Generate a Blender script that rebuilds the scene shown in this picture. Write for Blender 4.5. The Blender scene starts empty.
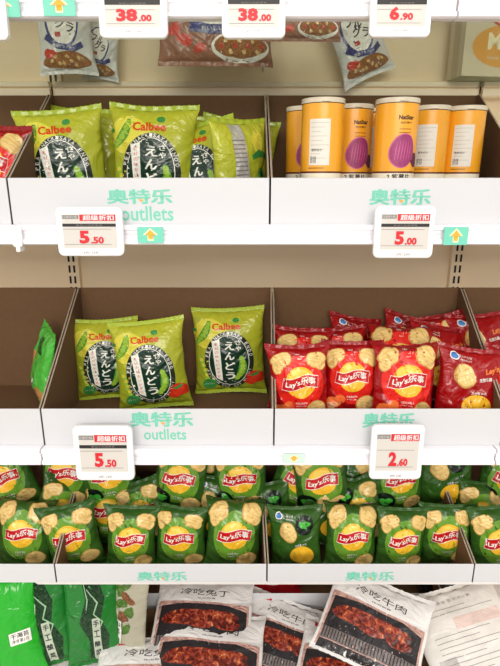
import bpy, bmesh, math, random
from mathutils import Vector, Matrix, noise
from mathutils.geometry import tessellate_polygon
R = math.radians
SC = bpy.context.scene
COL = SC.collection

# ------------------------------------------------------------------ camera, world, lights, exposure
EYE = 1.50
PITCH = 16.5
FPX = 519.0
cd = bpy.data.cameras.new('camera'); cam = bpy.data.objects.new('camera', cd); COL.objects.link(cam)
cd.sensor_fit = 'HORIZONTAL'; cd.sensor_width = 36; cd.lens = 36*FPX/500; cd.clip_start = .02
cam.location = (0, 0, EYE); cam.rotation_euler = (R(90-PITCH), 0, 0)
SC.camera = cam
w = bpy.data.worlds.new('World'); SC.world = w; w.use_nodes = True
bg = w.node_tree.nodes['Background']; bg.inputs[1].default_value = .80
# the shop around: bright shelves opposite, dim floor, lamp bands added for foil highlights
_nt = w.node_tree; _tc = _nt.nodes.new('ShaderNodeTexCoord'); _sp = _nt.nodes.new('ShaderNodeSeparateXYZ'); _nt.links.new(_tc.outputs['Generated'], _sp.inputs[0])
_mr = _nt.nodes.new('ShaderNodeMapRange'); _mr.inputs[1].default_value = -1; _mr.inputs[2].default_value = 1; _nt.links.new(_sp.outputs['Z'], _mr.inputs[0])
_cr = _nt.nodes.new('ShaderNodeValToRGB'); _e = _cr.color_ramp.elements; _nt.links.new(_mr.outputs[0], _cr.inputs[0])
_e[0].position = .25; _e[0].color = (.42, .38, .34, 1); _e[1].position = .95; _e[1].color = (.62, .59, .56, 1)
for _p, _v in ((.40, .8), (.48, 1.25), (.58, 1.25), (.63, .5), (.70, .4), (.72, 5.0), (.75, .4), (.82, .4), (.84, 5.0), (.87, .4)):
    _q = _e.new(_p); _q.color = (_v, _v*.95, _v*.89, 1)
_no = _nt.nodes.new('ShaderNodeTexNoise'); _no.inputs['Scale'].default_value = 5; _nt.links.new(_tc.outputs['Generated'], _no.inputs['Vector'])
_m2 = _nt.nodes.new('ShaderNodeMapRange'); _m2.inputs[1].default_value = .35; _m2.inputs[2].default_value = .65; _m2.inputs[3].default_value = .25; _m2.inputs[4].default_value = 1.7; _nt.links.new(_no.outputs['Fac'], _m2.inputs[0])
_mx = _nt.nodes.new('ShaderNodeVectorMath'); _mx.operation = 'SCALE'; _nt.links.new(_cr.outputs[0], _mx.inputs[0]); _nt.links.new(_m2.outputs[0], _mx.inputs['Scale']); _nt.links.new(_mx.outputs[0], bg.inputs[0])
def area(name, loc, sx, sy, e, rot=(0, 0, 0), col=(1, .95, .88)):
    l = bpy.data.lights.new(name, 'AREA'); l.shape = 'RECTANGLE'; l.size = sx; l.size_y = sy; l.energy = e; l.color = col
    o = bpy.data.objects.new(name, l); COL.objects.link(o); o.location = loc; o.rotation_euler = rot; return o
area('ceiling_or_fill_light', (0.1, -.25, 3.0), 3.0, .12, 5, (R(14), 0, 0))
area('ceiling_or_fill_light', (0.0, -1.5, 3.0), 3.0, .15, 11, (R(38), 0, 0))
area('ceiling_or_fill_light', (0.0, -4.8, 3.0), 4.0, 1.2, 185, (R(70), 0, 0))  # fill added far back in the aisle to brighten the back panel
SC.view_settings.view_transform = 'Standard'; SC.view_settings.look = 'None'
SC.view_settings.exposure = -0.06; SC.view_settings.gamma = 1; SC.view_settings.use_curve_mapping = False

# ------------------------------------------------------------------ helpers
def PX(px, py, D):
    """world point at distance D whose view direction is the photo's (px, py)"""
    a = R(PITCH); x = (px-250)/FPX; y = -(py-333)/FPX
    f = Vector((0, math.cos(a), -math.sin(a))); u = Vector((0, math.sin(a), math.cos(a)))
    d = f + Vector((1, 0, 0))*x + u*y
    return Vector((0, 0, EYE)) + d*(D/d.y)
def lin(c):
    return tuple((v/255/12.92 if v/255 <= .04045 else ((v/255+.055)/1.055)**2.4) for v in c)+(1,)
MATS = {}
def mat(name, c, rough=.5, metal=0, coat=0, bump=0, bscale=120, var=0, alpha=None, spec=.5, trans=0, grad=None, bdist=.004):
    if name in MATS: return MATS[name]
    m = bpy.data.materials.new(name); m.use_nodes = True; nt = m.node_tree; b = nt.nodes['Principled BSDF']
    b.inputs['Base Color'].default_value = lin(c); b.inputs['Roughness'].default_value = rough
    b.inputs['Metallic'].default_value = metal; b.inputs['Coat Weight'].default_value = coat
    b.inputs['Coat Roughness'].default_value = .12
    b.inputs['Specular IOR Level'].default_value = spec
    tc = nt.nodes.new('ShaderNodeTexCoord')
    if var:
        n = nt.nodes.new('ShaderNodeTexNoise'); n.inputs['Scale'].default_value = bscale*.4; n.inputs['Detail'].default_value = 4
        nt.links.new(tc.outputs['Object'], n.inputs['Vector'])
        mx = nt.nodes.new('ShaderNodeMix'); mx.data_type = 'RGBA'
        mx.inputs[6].default_value = lin([v*(1-var) for v in c]); mx.inputs[7].default_value = lin([min(255, v*(1+var)) for v in c])
        nt.links.new(n.outputs['Fac'], mx.inputs[0]); nt.links.new(mx.outputs[2], b.inputs['Base Color'])
    if grad:
        sp = nt.nodes.new('ShaderNodeSeparateXYZ'); nt.links.new(tc.outputs['Object'], sp.inputs[0])
        mr = nt.nodes.new('ShaderNodeMapRange'); mr.inputs[1].default_value = grad[1]; mr.inputs[2].default_value = grad[2]
        nt.links.new(sp.outputs['Z'], mr.inputs[0])
        mx = nt.nodes.new('ShaderNodeMix'); mx.data_type = 'RGBA'; mx.inputs[6].default_value = lin(c); mx.inputs[7].default_value = lin(grad[0])
        nt.links.new(mr.outputs[0], mx.inputs[0]); nt.links.new(mx.outputs[2], b.inputs['Base Color'])
    if bump:
        n = nt.nodes.new('ShaderNodeTexNoise'); n.inputs['Scale'].default_value = bscale; n.inputs['Detail'].default_value = 3
        n.inputs['Distortion'].default_value = 1.2
        nt.links.new(tc.outputs['Object'], n.inputs['Vector'])
        bp = nt.nodes.new('ShaderNodeBump'); bp.inputs['Strength'].default_value = bump; bp.inputs['Distance'].default_value = bdist
        nt.links.new(n.outputs['Fac'], bp.inputs['Height']); nt.links.new(bp.outputs[0], b.inputs['Normal']); (coat and nt.links.new(bp.outputs[0], b.inputs['Coat Normal']))
    if alpha is not None:      # thin clear film or pane: mostly see-through with a real reflection
        out = nt.nodes['Material Output']; t = nt.nodes.new('ShaderNodeBsdfTransparent'); t.inputs[0].default_value = lin(c)
        ms = nt.nodes.new('ShaderNodeMixShader'); ms.inputs[0].default_value = alpha
        nt.links.new(t.outputs[0], ms.inputs[1]); nt.links.new(b.outputs[0], ms.inputs[2]); nt.links.new(ms.outputs[0], out.inputs[0])
    MATS[name] = m; return m

def foil(name, c, rough=.3, bump=.8, bscale=15, coat=.5, **k):
    k.setdefault('spec', .2); k.setdefault('bdist', .016)
    return mat(name, c, rough=rough, bump=bump, bscale=bscale, coat=coat, **k)

class MB:
    def __init__(s): s.v = []; s.f = []; s.m = []; s.mats = []; s.smooth = []
    def mi(s, m):
        if m not in s.mats: s.mats.append(m)
        return s.mats.index(m)
    def add(s, vs, fs, m, smooth=False):
        o = len(s.v); s.v += [Vector(x) for x in vs]; i = s.mi(m)
        for f in fs: s.f.append([o+k for k in f]); s.m.append(i); s.smooth.append(smooth)
    def box(s, x0, x1, y0, y1, z0, z1, m):
        v = [(x, y, z) for x in (x0, x1) for y in (y0, y1) for z in (z0, z1)]
        s.add(v, [(0, 1, 3, 2), (4, 6, 7, 5), (0, 4, 5, 1), (2, 3, 7, 6), (0, 2, 6, 4), (1, 5, 7, 3)], m)
    def prism(s, pts, fn, m, smooth=False):
        """pts: closed outline; fn(p, side) -> 3d for side 0/1"""
        n = len(pts); a = [fn(p, 0) for p in pts]; b = [fn(p, 1) for p in pts]
        tr = tessellate_polygon([[Vector((p[0], p[1], 0)) for p in pts]])
        fs = [tuple(t) for t in tr]+[tuple(k+n for k in reversed(t)) for t in tr]
        fs += [(i, (i+1) % n, n+(i+1) % n, n+i) for i in range(n)]
        s.add(a+b, fs, m, smooth)
    def tris2d(s, pts, tris, fn, layer, m, maxl):
        """2D triangles laid onto a surface fn(a, b, layer), long edges split first"""
        stack = [tuple((pts[i][0], pts[i][1]) for i in t) for t in tris]; out = []
        while stack:
            t = stack.pop()
            L = [math.hypot(t[i][0]-t[(i+1) % 3][0], t[i][1]-t[(i+1) % 3][1]) for i in range(3)]
            k = L.index(max(L))
            if L[k] > maxl and len(out) < 6000:
                a, b, c = t[k], t[(k+1) % 3], t[(k+2) % 3]; mm = ((a[0]+b[0])/2, (a[1]+b[1])/2)
                stack += [(a, mm, c), (mm, b, c)]
            else: out.append(t)
        idx = {}; vs = []; fs = []
        for t in out:
            f = []
            for p in t:
                if p not in idx: idx[p] = len(vs); vs.append(fn(p[0], p[1], layer))
                f.append(idx[p])
            if len(set(f)) == 3: fs.append(f)
        s.add(vs, fs, m, True)
    def poly(s, pts, fn, layer, m, maxl=.55):
        tr = tessellate_polygon([[Vector((p[0], p[1], 0)) for p in pts]])
        s.tris2d(pts, tr, fn, layer, m, maxl)
    def text(s, body, cx, cy, wd, ht, fn, layer, m, rot=0, shear=0, bold=.02, maxl=.6, warp=None):
        vs, fs, cp = text_geo(body, bold); c, sn = math.cos(R(rot)), math.sin(R(rot)); P = []
        for (x, y) in vs:
            if warp: y = y+warp(x)
            x, y = x*wd+y*ht*shear, y*ht
            P.append((cx+x*c-y*sn, cy+x*sn+y*c))
        if cp:
            for q in range(cp[1]): s.tris2d(P, [t for t in fs if t[0]//cp[0] == q], fn, layer+q*.13, m, maxl)
        else: s.tris2d(P, fs, fn, layer, m, maxl)
    def tilt(s, y0, k):
        for v in s.v: v.z += (v.y-y0)*k
    def build(s, name, parent=None):
        me = bpy.data.meshes.new(name); me.from_pydata(s.v, [], s.f)
        for m in s.mats: me.materials.append(m)
        me.polygons.foreach_set('material_index', s.m); me.polygons.foreach_set('use_smooth', s.smooth)
        me.update(); o = bpy.data.objects.new(name, me); COL.objects.link(o)
        if parent: o.parent = parent
        return o
_TX = {}
def text_geo(body, bold=.02):
    k = (body, bold)
    if k not in _TX:
        cjk = any(ord(q) > 0x2E80 for q in body)
        c = bpy.data.curves.new('lettering', 'FONT'); c.body = body; c.offset = 0 if cjk else bold; c.resolution_u = 2
        o = bpy.data.objects.new('lettering', c); COL.objects.link(o)
        dg = bpy.context.evaluated_depsgraph_get(); me = bpy.data.meshes.new_from_object(o.evaluated_get(dg))
        me.calc_loop_triangles()
        V = [(v.co.x, v.co.y) for v in me.vertices]; F = [tuple(t.vertices) for t in me.loop_triangles]
        bpy.data.objects.remove(o); bpy.data.curves.remove(c); bpy.data.meshes.remove(me)
        if cjk and bold >= .03:      # heavy strokes: the same outline laid down with small shifts
            n0 = len(V); V0 = V; F0 = F; V = []; F = []
            for q, (dx, dy) in enumerate(((-bold, -bold*.6), (bold, -bold*.6), (-bold, bold*.6), (bold, bold*.6))):
                V += [(x+dx*.6, y+dy*.6) for x, y in V0]; F += [tuple(i+q*n0 for i in t) for t in F0]
        x0, x1 = min(v[0] for v in V), max(v[0] for v in V); y0, y1 = min(v[1] for v in V), max(v[1] for v in V)
        _TX[k] = ([((x-(x0+x1)/2)/(x1-x0), (y-(y0+y1)/2)/max(y1-y0, 1e-6)) for x, y in V], F, (n0, 4) if cjk and bold >= .03 else None)
    return _TX[k]
def ell(cx, cy, rx, ry, n=28, a0=0, a1=360, rot=0):
    full = abs(a1-a0) >= 359.9; c, s = math.cos(R(rot)), math.sin(R(rot)); o = []
    for i in range(n if full else n+1):
        t = R(a0+(a1-a0)*i/n); x, y = rx*math.cos(t), ry*math.sin(t); o.append((cx+x*c-y*s, cy+x*s+y*c))
    return o
def blob(cx, cy, rx, ry, rot, seed, amp=.13, n=18):
    rr = random.Random(seed); ph = [rr.uniform(0, 6.28) for _ in range(4)]; c, s = math.cos(R(rot)), math.sin(R(rot)); o = []
    for i in range(n):
        t = 6.283*i/n; r = 1+amp*(math.sin(2*t+ph[0])+.6*math.sin(3*t+ph[1])+.35*math.sin(5*t+ph[2]))
        x, y = rx*r*math.cos(t), ry*r*math.sin(t); o.append((cx+x*c-y*s, cy+x*s+y*c))
    return o
def rrect(x0, x1, y0, y1, r, n=5):
    o = []
    for cx, cy, a in ((x1-r, y1-r, 0), (x0+r, y1-r, 90), (x0+r, y0+r, 180), (x1-r, y0+r, 270)):
        for i in range(n+1): t = R(a+90*i/n); o.append((cx+r*math.cos(t), cy+r*math.sin(t)))
    return o
def stroke(pts, wd):
    """a ribbon polygon along pts (width wd or list)"""
    L = []; Rr = []
    for i, p in enumerate(pts):
        a = pts[max(i-1, 0)]; b = pts[min(i+1, len(pts)-1)]; dx, dy = b[0]-a[0], b[1]-a[1]; l = math.hypot(dx, dy) or 1
        h = (wd[i] if isinstance(wd, list) else wd)/2
        L.append((p[0]-dy/l*h, p[1]+dx/l*h)); Rr.append((p[0]+dy/l*h, p[1]-dx/l*h))
    return L+Rr[::-1]
def empty(name, loc, label=None, cat=None, group=None, rot=(0, 0, 0)):
    o = bpy.data.objects.new(name, None); COL.objects.link(o); o.location = loc; o.rotation_euler = rot; o.empty_display_size = .05
    tag(o, label, cat, group); return o
def tag(o, label=None, cat=None, group=None, kind=None):
    if label: o['label'] = label
    if cat: o['category'] = cat
    if group: o['group'] = group
    if kind: o['kind'] = kind
    return o
def copy_tree(o, parent=None):
    c = o.copy(); COL.objects.link(c); c.parent = parent
    for ch in list(o.children): copy_tree(ch, c)
    return c

# ------------------------------------------------------------------ materials
M = {}
M['panel'] = mat('beige_steel', (246, 224, 190), .55, bump=.03, bscale=300)
M['panel_lite'] = mat('beige_steel_light', (250, 234, 206), .45)
M['slot'] = mat('slot_dark', (28, 24, 20), .8)
M['white'] = mat('white_board', (240, 236, 233), .55, bump=.02, bscale=200)
M['lip'] = mat('white_card', (212, 213, 217), .5, bump=.03, bscale=60)
M['kraft'] = mat('kraft_board', (110, 80, 52), .85, bump=.12, bscale=250, var=.05)
M['kraft_edge'] = mat('kraft_board_edge', (214, 198, 176), .8)
M['plastic'] = mat('white_plastic', (246, 246, 248), .28, coat=.3)
M['rail'] = mat('rail_plastic', (250, 248, 254), .3, coat=.3)
M['rail_clear'] = mat('rail_cover_clear', (245, 245, 255), .12, alpha=.22)
M['teal'] = mat('teal_print', (120, 205, 180), .5)
M['orange'] = mat('orange_print', (250, 180, 60), .5)
M['cream'] = mat('cream_print', (250, 240, 200), .5)
M['screen'] = mat('grey_screen', (214, 210, 204), .35)
M['ink'] = mat('black_ink', (30, 28, 30), .5)
M['inkgrey'] = mat('grey_ink', (130, 126, 124), .5)
M['red'] = mat('red_ink', (215, 30, 42), .5)
M['glass'] = mat('clear_shelf_glass', (234, 238, 232), .04, alpha=.08)
def flat3(a, b, l): return Vector((a, -l, b))

# ------------------------------------------------------------------ structure
DF, DT, DB = .815, 1.10, 1.225       # tray fronts, tray backs, back panel
b = MB(); b.box(-1.6, 1.6, DB, DB+.03, 0, 2.6, M['panel'])
for sx in (-.415+.885*.5, .485+.4):   # vertical joints of the back panel's sheets
    b.box(sx-.001, sx+.001, DB-.0008, DB, 1.72, 2.6, M['slot'])
tag(b.build('wall_back'), kind='structure')
b = MB(); b.box(-2.5, 2.5, -3, 1.3, -.02, 0, mat('pale_floor_tile', (206, 198, 188), .35)); tag(b.build('floor'), kind='structure')
UP = (-.418, .487)
def profile(name, pts, x0, x1, m, parent=None):
    b = MB(); b.prism(pts, lambda p, s: Vector(((x0, x1)[s], p[0], p[1])), m); return b.build(name, parent)
def pz(py, D): return PX(250, py, D).z
# stepped beige cross rail between tray backs and the glass shelf, one length per bay
z0, z1 = pz(97, 1.2), pz(81.5, 1.2)
for i, (x0, x1) in enumerate(((-1.4, UP[0]-.006), (UP[0]+.006, UP[1]-.006), (UP[1]+.006, 1.4))):
    q = (z1-z0)
    profile('trim_%d' % (i+1), [(DB-.001, z0), (1.202, z0), (1.198, z0+.003), (1.198, z0+q*.5), (1.205, z0+q*.56), (1.205, z0+q*.62), (1.196, z0+q*.66), (1.194, z0+q*.95), (1.198, z1), (DB-.001, z1)], x0, x1, M['panel_lite'])['kind'] = 'structure'
def upright(x, label):
    e = empty('upright_post', (x, DB, 0), label, 'shelving post', 'slotted uprights of the gondola')
    b = MB(); b.box(-.016, .016, -.014, -.0005, 0, 2.55, M['panel']); b.build('post_body', e)
    b = MB(); z = .55
    while z < 2.1:
        for s in (-1, 1): b.box(s*.0055-.0022, s*.0055+.0022, -.0150, -.0135, z, z+.017, M['slot'])
        z += .0255
    b.build('slot_column', e)
upright(UP[0], 'beige slotted upright post behind the shelves, seen above the pea snacks on the middle shelf')
upright(UP[1], 'beige slotted upright post behind the shelves, seen above the red chip bags')

# ------------------------------------------------------------------ shelves
def rail_pts(D, zb, h=.03, t=.014):
    return [(D, zb+h), (D-t, zb+h), (D-t-.003, zb+h-.003), (D-t-.003, zb+h-.007), (D-t+.002, zb+h-.009), (D-t+.002, zb+h*.62), (D-t-.001, zb+h*.58), (D-t+.001, zb+h*.5), (D-t+.002, zb+.010), (D-t-.004, zb+.007), (D-t-.004, zb+.002), (D-t, zb), (D, zb)]
def shelf(zb, ztop, x0, x1, D, label, joints=(), h=.03, rail=True, glass=False, Dback=None, brk=True):
    """zb underside of the rail, ztop = top face of the board"""
    e = empty('glass_shelf' if glass else 'metal_shelf', ((x0+x1)/2, DB, zb), label, 'shelf', None)
    cx, cy, cz = e.location
    def part(bm, name, par=e):
        o = bm.build(name, par)
        if par is e: o.matrix_parent_inverse = Matrix.Translation(-e.location)
        return o
    b = MB(); b.box(x0, x1, D+.0005, DB-.0145, ztop-.007, ztop, M['glass'] if glass else M['white']); (glass and b.tilt(DF, -.0395)); part(b, 'glass_board' if glass else 'board')
    if rail:
        xs = [x0]+list(joints)+[x1]
        for i in range(len(xs)-1):
            b = MB(); a, c = xs[i]+(.0015 if i else 0), xs[i+1]-(.0015 if i < len(xs)-2 else 0)
            b.prism(rail_pts(D, zb, h), lambda p, s: Vector(((a, c)[s], p[0], p[1])), M['rail']); part(b, 'price_rail')
    if brk:
        for ux in UP:
            for s in (-1, 1):
                xx = ux+s*.0235
                if x0 < xx < x1:
                    b = MB(); b.prism([(DB-.002, ztop-.008), (DB-.002, ztop-.075), (DB-.03, ztop-.072), (D+.04, ztop-.02), (D+.03, ztop-.008)], lambda p, q: Vector((xx+(q-.5)*.004, p[0], p[1])), M['panel_lite'])
                    part(b, 'bracket')
    return e
ZR1, ZR2 = pz(245, .80), pz(465, .80)
ZF1, ZF2 = EYE-.072, EYE-.4516        # tray floors
ZR0 = pz(19.5, .79)
xj = PX(458, 20, .78).x
shelf(ZR0, ZR0+.004, -1.0, 1.0, .80, 'top glass shelf carrying the granola packs, with grey lilac price rail', joints=(xj,), glass=True, h=.034, brk=False)
shelf(ZR1, ZF1-.001, -1.0, 1.0, .815, 'white metal shelf under the yellow cans and standing pea snack bags', joints=(PX(16, 235, .8).x,))
shelf(ZR2, ZF2-.001, -1.0, 1.0, .815, 'white metal shelf holding the red chip bags and three pea snack bags', joints=(PX(41, 455, .8).x, PX(496, 455, .8).x))
shelf(EYE-.790, EYE-.779, -1.0, 1.0, .862, 'white metal shelf under the trays of green chip bags', rail=False, brk=False)
ZF4 = EYE-.985
b = MB(); b.box(-1.0, 1.0, .45, DB-.0145, ZF4-.03, ZF4, M['white']); o = b.build('base_deck')
tag(o, 'white base deck of the shelving under the meat pouches', 'shelf')
for i, zz in ((0, 0),):
    b = MB(); b.box(-1.0, 1.0, .50, DB-.03, 0.002, ZF4-.0302, M['white']); tag(b.build('base_cabinet'), 'white boxed plinth below the deck of meat pouches', 'plinth')

shelf(EYE+.41, EYE+.43, -1.0, 1.0, .80, 'unseen white metal shelf added to shade the granola packs', rail=True)  # opaque shelf out of view, put in to darken the granola zone
def label_clip(x, D, z):
    e = empty('rail_clip', (x, D, z), 'small white clip on the upper price rail near the left tray seam', 'clip')
    b = MB(); b.prism(rrect(-.007, .007, -.0165, .0145, .003), lambda p, s: Vector((p[0], -.0235+s*.005, p[1])), M['plastic']); b.build('clip_face', e)
    b = MB(); b.box(-.003, .003, -.0235, -.006, -.024, -.0165, M['plastic']); b.box(-.004, .004, -.0185, -.0175, .0, .01, M['plastic']); b.build('clip_tongue', e)
label_clip(PX(17, 232, .795).x, .815, ZR1+.015)

# ------------------------------------------------------------------ card display trays
def tray(z, xl0, xl1, xr0, xr1, label, lip=.073, hb=.228, D0=DF+.001, D1=DT, sub='outllets', logo=None, short=False, glue=0, floor_z=None, slope=1, lipm=None):
    """xl0/xl1 left side at the front and the back, xr0/xr1 right side"""
    xl0 += .0015; xl1 += .0015; xr0 -= .0015; xr1 -= .0015
    e = empty('display_tray', ((xl0+xr0)/2, D0, z), label, 'display tray', None)
    inv = Matrix.Translation(-e.location); K = M['kraft']; T = .0022
    def fin(bm, name):
        o = bm.build(name, e); o.matrix_parent_inverse = inv; return o
    fz = z if floor_z is None else floor_z; dz = D0 if floor_z is None else D0+.047
    b = MB(); v = [(xl0, dz, fz), (xr0, dz, fz), (xr1, D1, fz), (xl1, D1, fz)]
    b.add([Vector(p)+Vector((0, 0, k*T)) for k in (0, 1) for p in v], [(3, 2, 1, 0), (4, 5, 6, 7), (0, 1, 5, 4), (1, 2, 6, 5), (2, 3, 7, 6), (3, 0, 4, 7)], K); fin(b, 'tray_floor')
    b = MB(); b.box(xl1, xr1, D1-T, D1, fz+T, fz+hb, K); fin(b, 'back_panel')
    for s, (xa, xb) in ((1, (xl0, xl1)), (-1, (xr0, xr1))):
        b = MB(); lt = z+lip
        prof = [(D0+T, z+(T if floor_z is None else 0)), (dz+T, fz+T), (D1-T, fz+T), (D1-T, fz+hb), (D1-.02, fz+hb), (D0+T, lt)] if floor_z is not None else [(D0+T, z+T), (D1-T, z+T), (D1-T, z+hb), (D1-.015, z+hb), (D0+T, lt)]
        def fn(p, q, xa=xa, xb=xb, s=s):
            return Vector((xa+(xb-xa)*(p[0]-D0)/(D1-D0)+s*q*T, p[0], p[1]))
        b.prism(prof, fn, K)
        # pale cut edge along the sloping top
        p0, p1 = prof[-1], prof[-2]
        vs = [fn(p, q)+Vector((s*(q-.5)*.0006, 0, .0004)) for p in (p0, p1) for q in (0, 1)]
        b.add(vs, [(0, 1, 3, 2), (2, 3, 1, 0)], M['kraft_edge']); fin(b, 'side_panel')
    b = MB(); Lm = lipm or M['lip']
    b.prism([(D0, z), (D0+T, z), (D0+T, z+lip), (D0+.0011, z+lip+.0011), (D0, z+lip)], lambda p, q: Vector(((xl0, xr0)[q], p[0], p[1])), Lm)
    if floor_z is not None:
        b.prism([(D0, z), (dz, fz), (dz, fz+T), (D0+T, z)], lambda p, q: Vector(((xl0, xr0)[q], p[0], p[1])), Lm)
    if logo:
        fn = lambda a, c, l: Vector((a, D0-.0003*l, c))
        cx, cz, lw, lh = logo
        b.text('奥特乐', cx, cz, lw, lh, fn, 1, M['teal'], bold=.06, maxl=1)
        dx = lw*.02
        b.poly([(cx+dx-.004, cz-lh*.18), (cx+dx+.004, cz-lh*.18), (cx+dx, cz-lh*.38)], fn, 2, M['orange'])
        if sub: b.text(sub, cx+sub[1], cz-lh*1.28, sub[2], lh*.78, fn, 1, M['teal'], bold=.02, maxl=1) if isinstance(sub, tuple) else None
        if isinstance(sub, (tuple,)): pass
    fin(b, 'front_lip')
    return e
def subtext(e, cx, cz, lw, lh, D0=DF+.001):
    for o in e.children:
        if o.name.startswith('front_lip'):
            b = MB(); b.text('outllets', cx, cz, lw, lh, lambda a, c, l: Vector((a, D0-.0003*l, c)), 1, M['teal'], bold=.015, maxl=1)
            me = o.data; bm = bmesh.new(); bm.from_mesh(me); k = len(me.materials); me.materials.append(M['teal'])
            vs = [bm.verts.new(v) for v in b.v]
            for f in b.f:
                try: q = bm.faces.new([vs[i] for i in f]); q.material_index = list(me.materials).index(M['teal'])
                except ValueError: pass
            bm.to_mesh(me); bm.free()
def lg(x0, x1, y0, y1):
    a, c = PX(x0, y1, DF), PX(x1, y0, DF); return ((a.x+c.x)/2, (a.z+c.z)/2, c.x-a.x, c.z-a.z)
XS1 = [PX(9, 200, DF).x, PX(270, 200, DF).x]; XS1.append(XS1[1]+.397)
XB1 = [PX(52, 97, DT).x, PX(266, 97, DT).x, PX(478, 97, DT).x]
XS2 = [PX(42, 425, DF).x, PX(274, 425, DF).x]; XS2.append(XS2[1]+.397)
XB2 = [PX(79, 288, DT).x, PX(272, 288, DT).x, PX(460, 288, DT).x]
XS3 = [PX(55, 572, DF).x, PX(267, 572, DF).x, PX(474, 572, DF).x]
XB3 = [x-.01 for x in XS3]
tray(ZF1, XS1[0]-.397, XB1[0]-.4, XS1[0], XB1[0], 'display tray cut by the picture edge beside the standing pea snacks')
t = tray(ZF1, XS1[0], XB1[0], XS1[1], XB1[1], 'display tray of standing pea snack bags beside the yellow cans, teal print on lip', logo=lg(107, 172, 189, 204))
subtext(t, *lg(121, 173, 206, 221))
tray(ZF1, XS1[1], XB1[1], XS1[2], XB1[2], 'display tray holding the yellow cans of purple sweet potato crisps', logo=lg(369, 432, 189, 205))
tray(ZF2, XS2[0]-.397, XB2[0]-.4, XS2[0], XB2[0], 'display tray left of the three pea snack bags, holding one green bag')
t = tray(ZF2, XS2[0], XB2[0], XS2[1], XB2[1], 'half empty display tray with only three pea snack bags', logo=lg(130, 193, 412, 427))
subtext(t, *lg(144, 186, 429, 440))
tray(ZF2, XS2[1], XB2[1], XS2[2], XB2[2], 'display tray filled with red chip bags', logo=lg(362, 416, 413, 428))
tray(ZF2, XS2[2], XB2[2], XS2[2]+.397, XB2[2]+.4, 'display tray at the picture edge beyond the red chip bags')
ZL3 = EYE-.739; F3 = EYE-.7785
KW = dict(lip=.0405, hb=.19, floor_z=F3)
tray(ZL3, XS3[0]-.397, XB3[0]-.397, XS3[0], XB3[0], 'low white display tray with green chip bags above the green pouches', **KW)
tray(ZL3, XS3[0], XB3[0], XS3[1], XB3[1], 'low display tray of green chip bags above the back meat pouch, with teal print', logo=lg(137, 187, 572, 581), **KW)
tray(ZL3, XS3[1], XB3[1], XS3[2], XB3[2], 'low display tray of green chip bags above the large meat pouch, with teal print', logo=lg(345, 395, 572, 581), **KW)
tray(ZL3, XS3[2], XB3[2], XS3[2]+.397, XB3[2]+.397, 'low display tray with green chip bags at the right picture edge', **KW)

# ------------------------------------------------------------------ price tags and markers
def price_tag(px0, px1, py0, py1, big, small, label, D=.785, banner=True, bar=True, digits=None, roll=0):
    a, c = PX(px0, py1, D), PX(px1, py0, D); W, H = c.x-a.x, c.z-a.z
    e = empty('price_tag', ((a.x+c.x)/2, D, (a.z+c.z)/2), label, 'price tag', 'electronic price tags on the shelf rails', (R(-2), R(roll), 0))
    b = MB(); pts = rrect(-W/2, W/2, -H/2, H/2, W*.09)
    n = len(pts); v = [Vector((p[0], .008, p[1])) for p in pts]+[Vector((p[0], .0015, p[1])) for p in pts]+[Vector((p[0]*.965, 0, p[1]*.955)) for p in pts]
    f = [tuple(range(n-1, -1, -1)), tuple(range(2*n, 3*n))]
    for k in (0, n): f += [(k+i, k+(i+1) % n, k+n+(i+1) % n, k+n+i) for i in range(n)]
    f = [tuple(reversed(q)) for q in f]
    b.add(v, f, M['plastic']); b.build('housing', e)
    # screen with its print
    sx0, sx1, sy0, sy1 = -W*.40, W*.405, -H*(.33 if banner else .275), H*.35
    b = MB(); fn = lambda a, c, l: Vector((a, -.0006-.0003*l, c)); w2 = sx1-sx0; h2 = sy1-sy0
    b.poly([(sx0, sy0), (sx1, sy0), (sx1, sy1), (sx0, sy1)], fn, 0, M['screen'])
    if banner:
        b.poly([(sx0+w2*.33, sy1-h2*.19), (sx1, sy1-h2*.19), (sx1, sy1), (sx0+w2*.33, sy1)], fn, 1, M['red'])
        b.text('超级折扣', sx0+w2*.68, sy1-h2*.095, w2*.58, h2*.15, fn, 2, M['plastic'], bold=.03)
        b.poly([(sx0, sy1-h2*.13), (sx0+w2*.31, sy1-h2*.13), (sx0+w2*.31, sy1-h2*.02), (sx0, sy1-h2*.02)], fn, 1, M['inkgrey'])
        b.text('日期价格', sx0+w2*.15, sy1-h2*.075, w2*.28, h2*.08, fn, 2, M['screen'], bold=.0)
    if bar:
        yb = sy1-h2*(.36 if banner else .27)
        b.poly([(sx0, yb), (sx1, yb), (sx1, yb+h2*(.09 if banner else .26)), (sx0, yb+h2*(.09 if banner else .26))], fn, 1, M['ink'])
        b.text('食品小包装零食', sx0+w2*.5, yb+h2*.045, w2*.5, h2*.05, fn, 2, M['inkgrey'], bold=0)
    d0, d1, dy0, dy1 = digits or (.30, .76, .13, .52)
    split = d0+(d1-d0)*(.42 if len(big) == 1 else .6)
    b.text(big, sx0+w2*(d0+split)/2, sy0+h2*(dy0+dy1)/2, w2*(split-d0), h2*(dy1-dy0), fn, 2, M['red'], bold=.05)
    b.text(small, sx0+w2*(split+.02+d1)/2, sy0+h2*(dy0+(dy1-dy0)*.27), w2*(d1-split-.02), h2*(dy1-dy0)*.55, fn, 2, M['red'], bold=.045)
    for yy in (.1, .56):
        b.poly([(sx0+.001, sy0+h2*yy), (sx1-w2*.1, sy0+h2*yy), (sx1-w2*.1, sy0+h2*(yy+.012)), (sx0+.001, sy0+h2*(yy+.012))], fn, 1, M['inkgrey'])
    b.text('6901 2345', sx0+w2*.5, sy0-h2*.14, w2*.28, h2*.07, fn, 1, M['inkgrey'], bold=0)
    b.build('screen', e)
    b = MB(); b.box(-W*.3, W*.3, .008, .0105, -.006, .012, M['plastic']); b.build('rail_hook', e)
    return e
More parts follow.
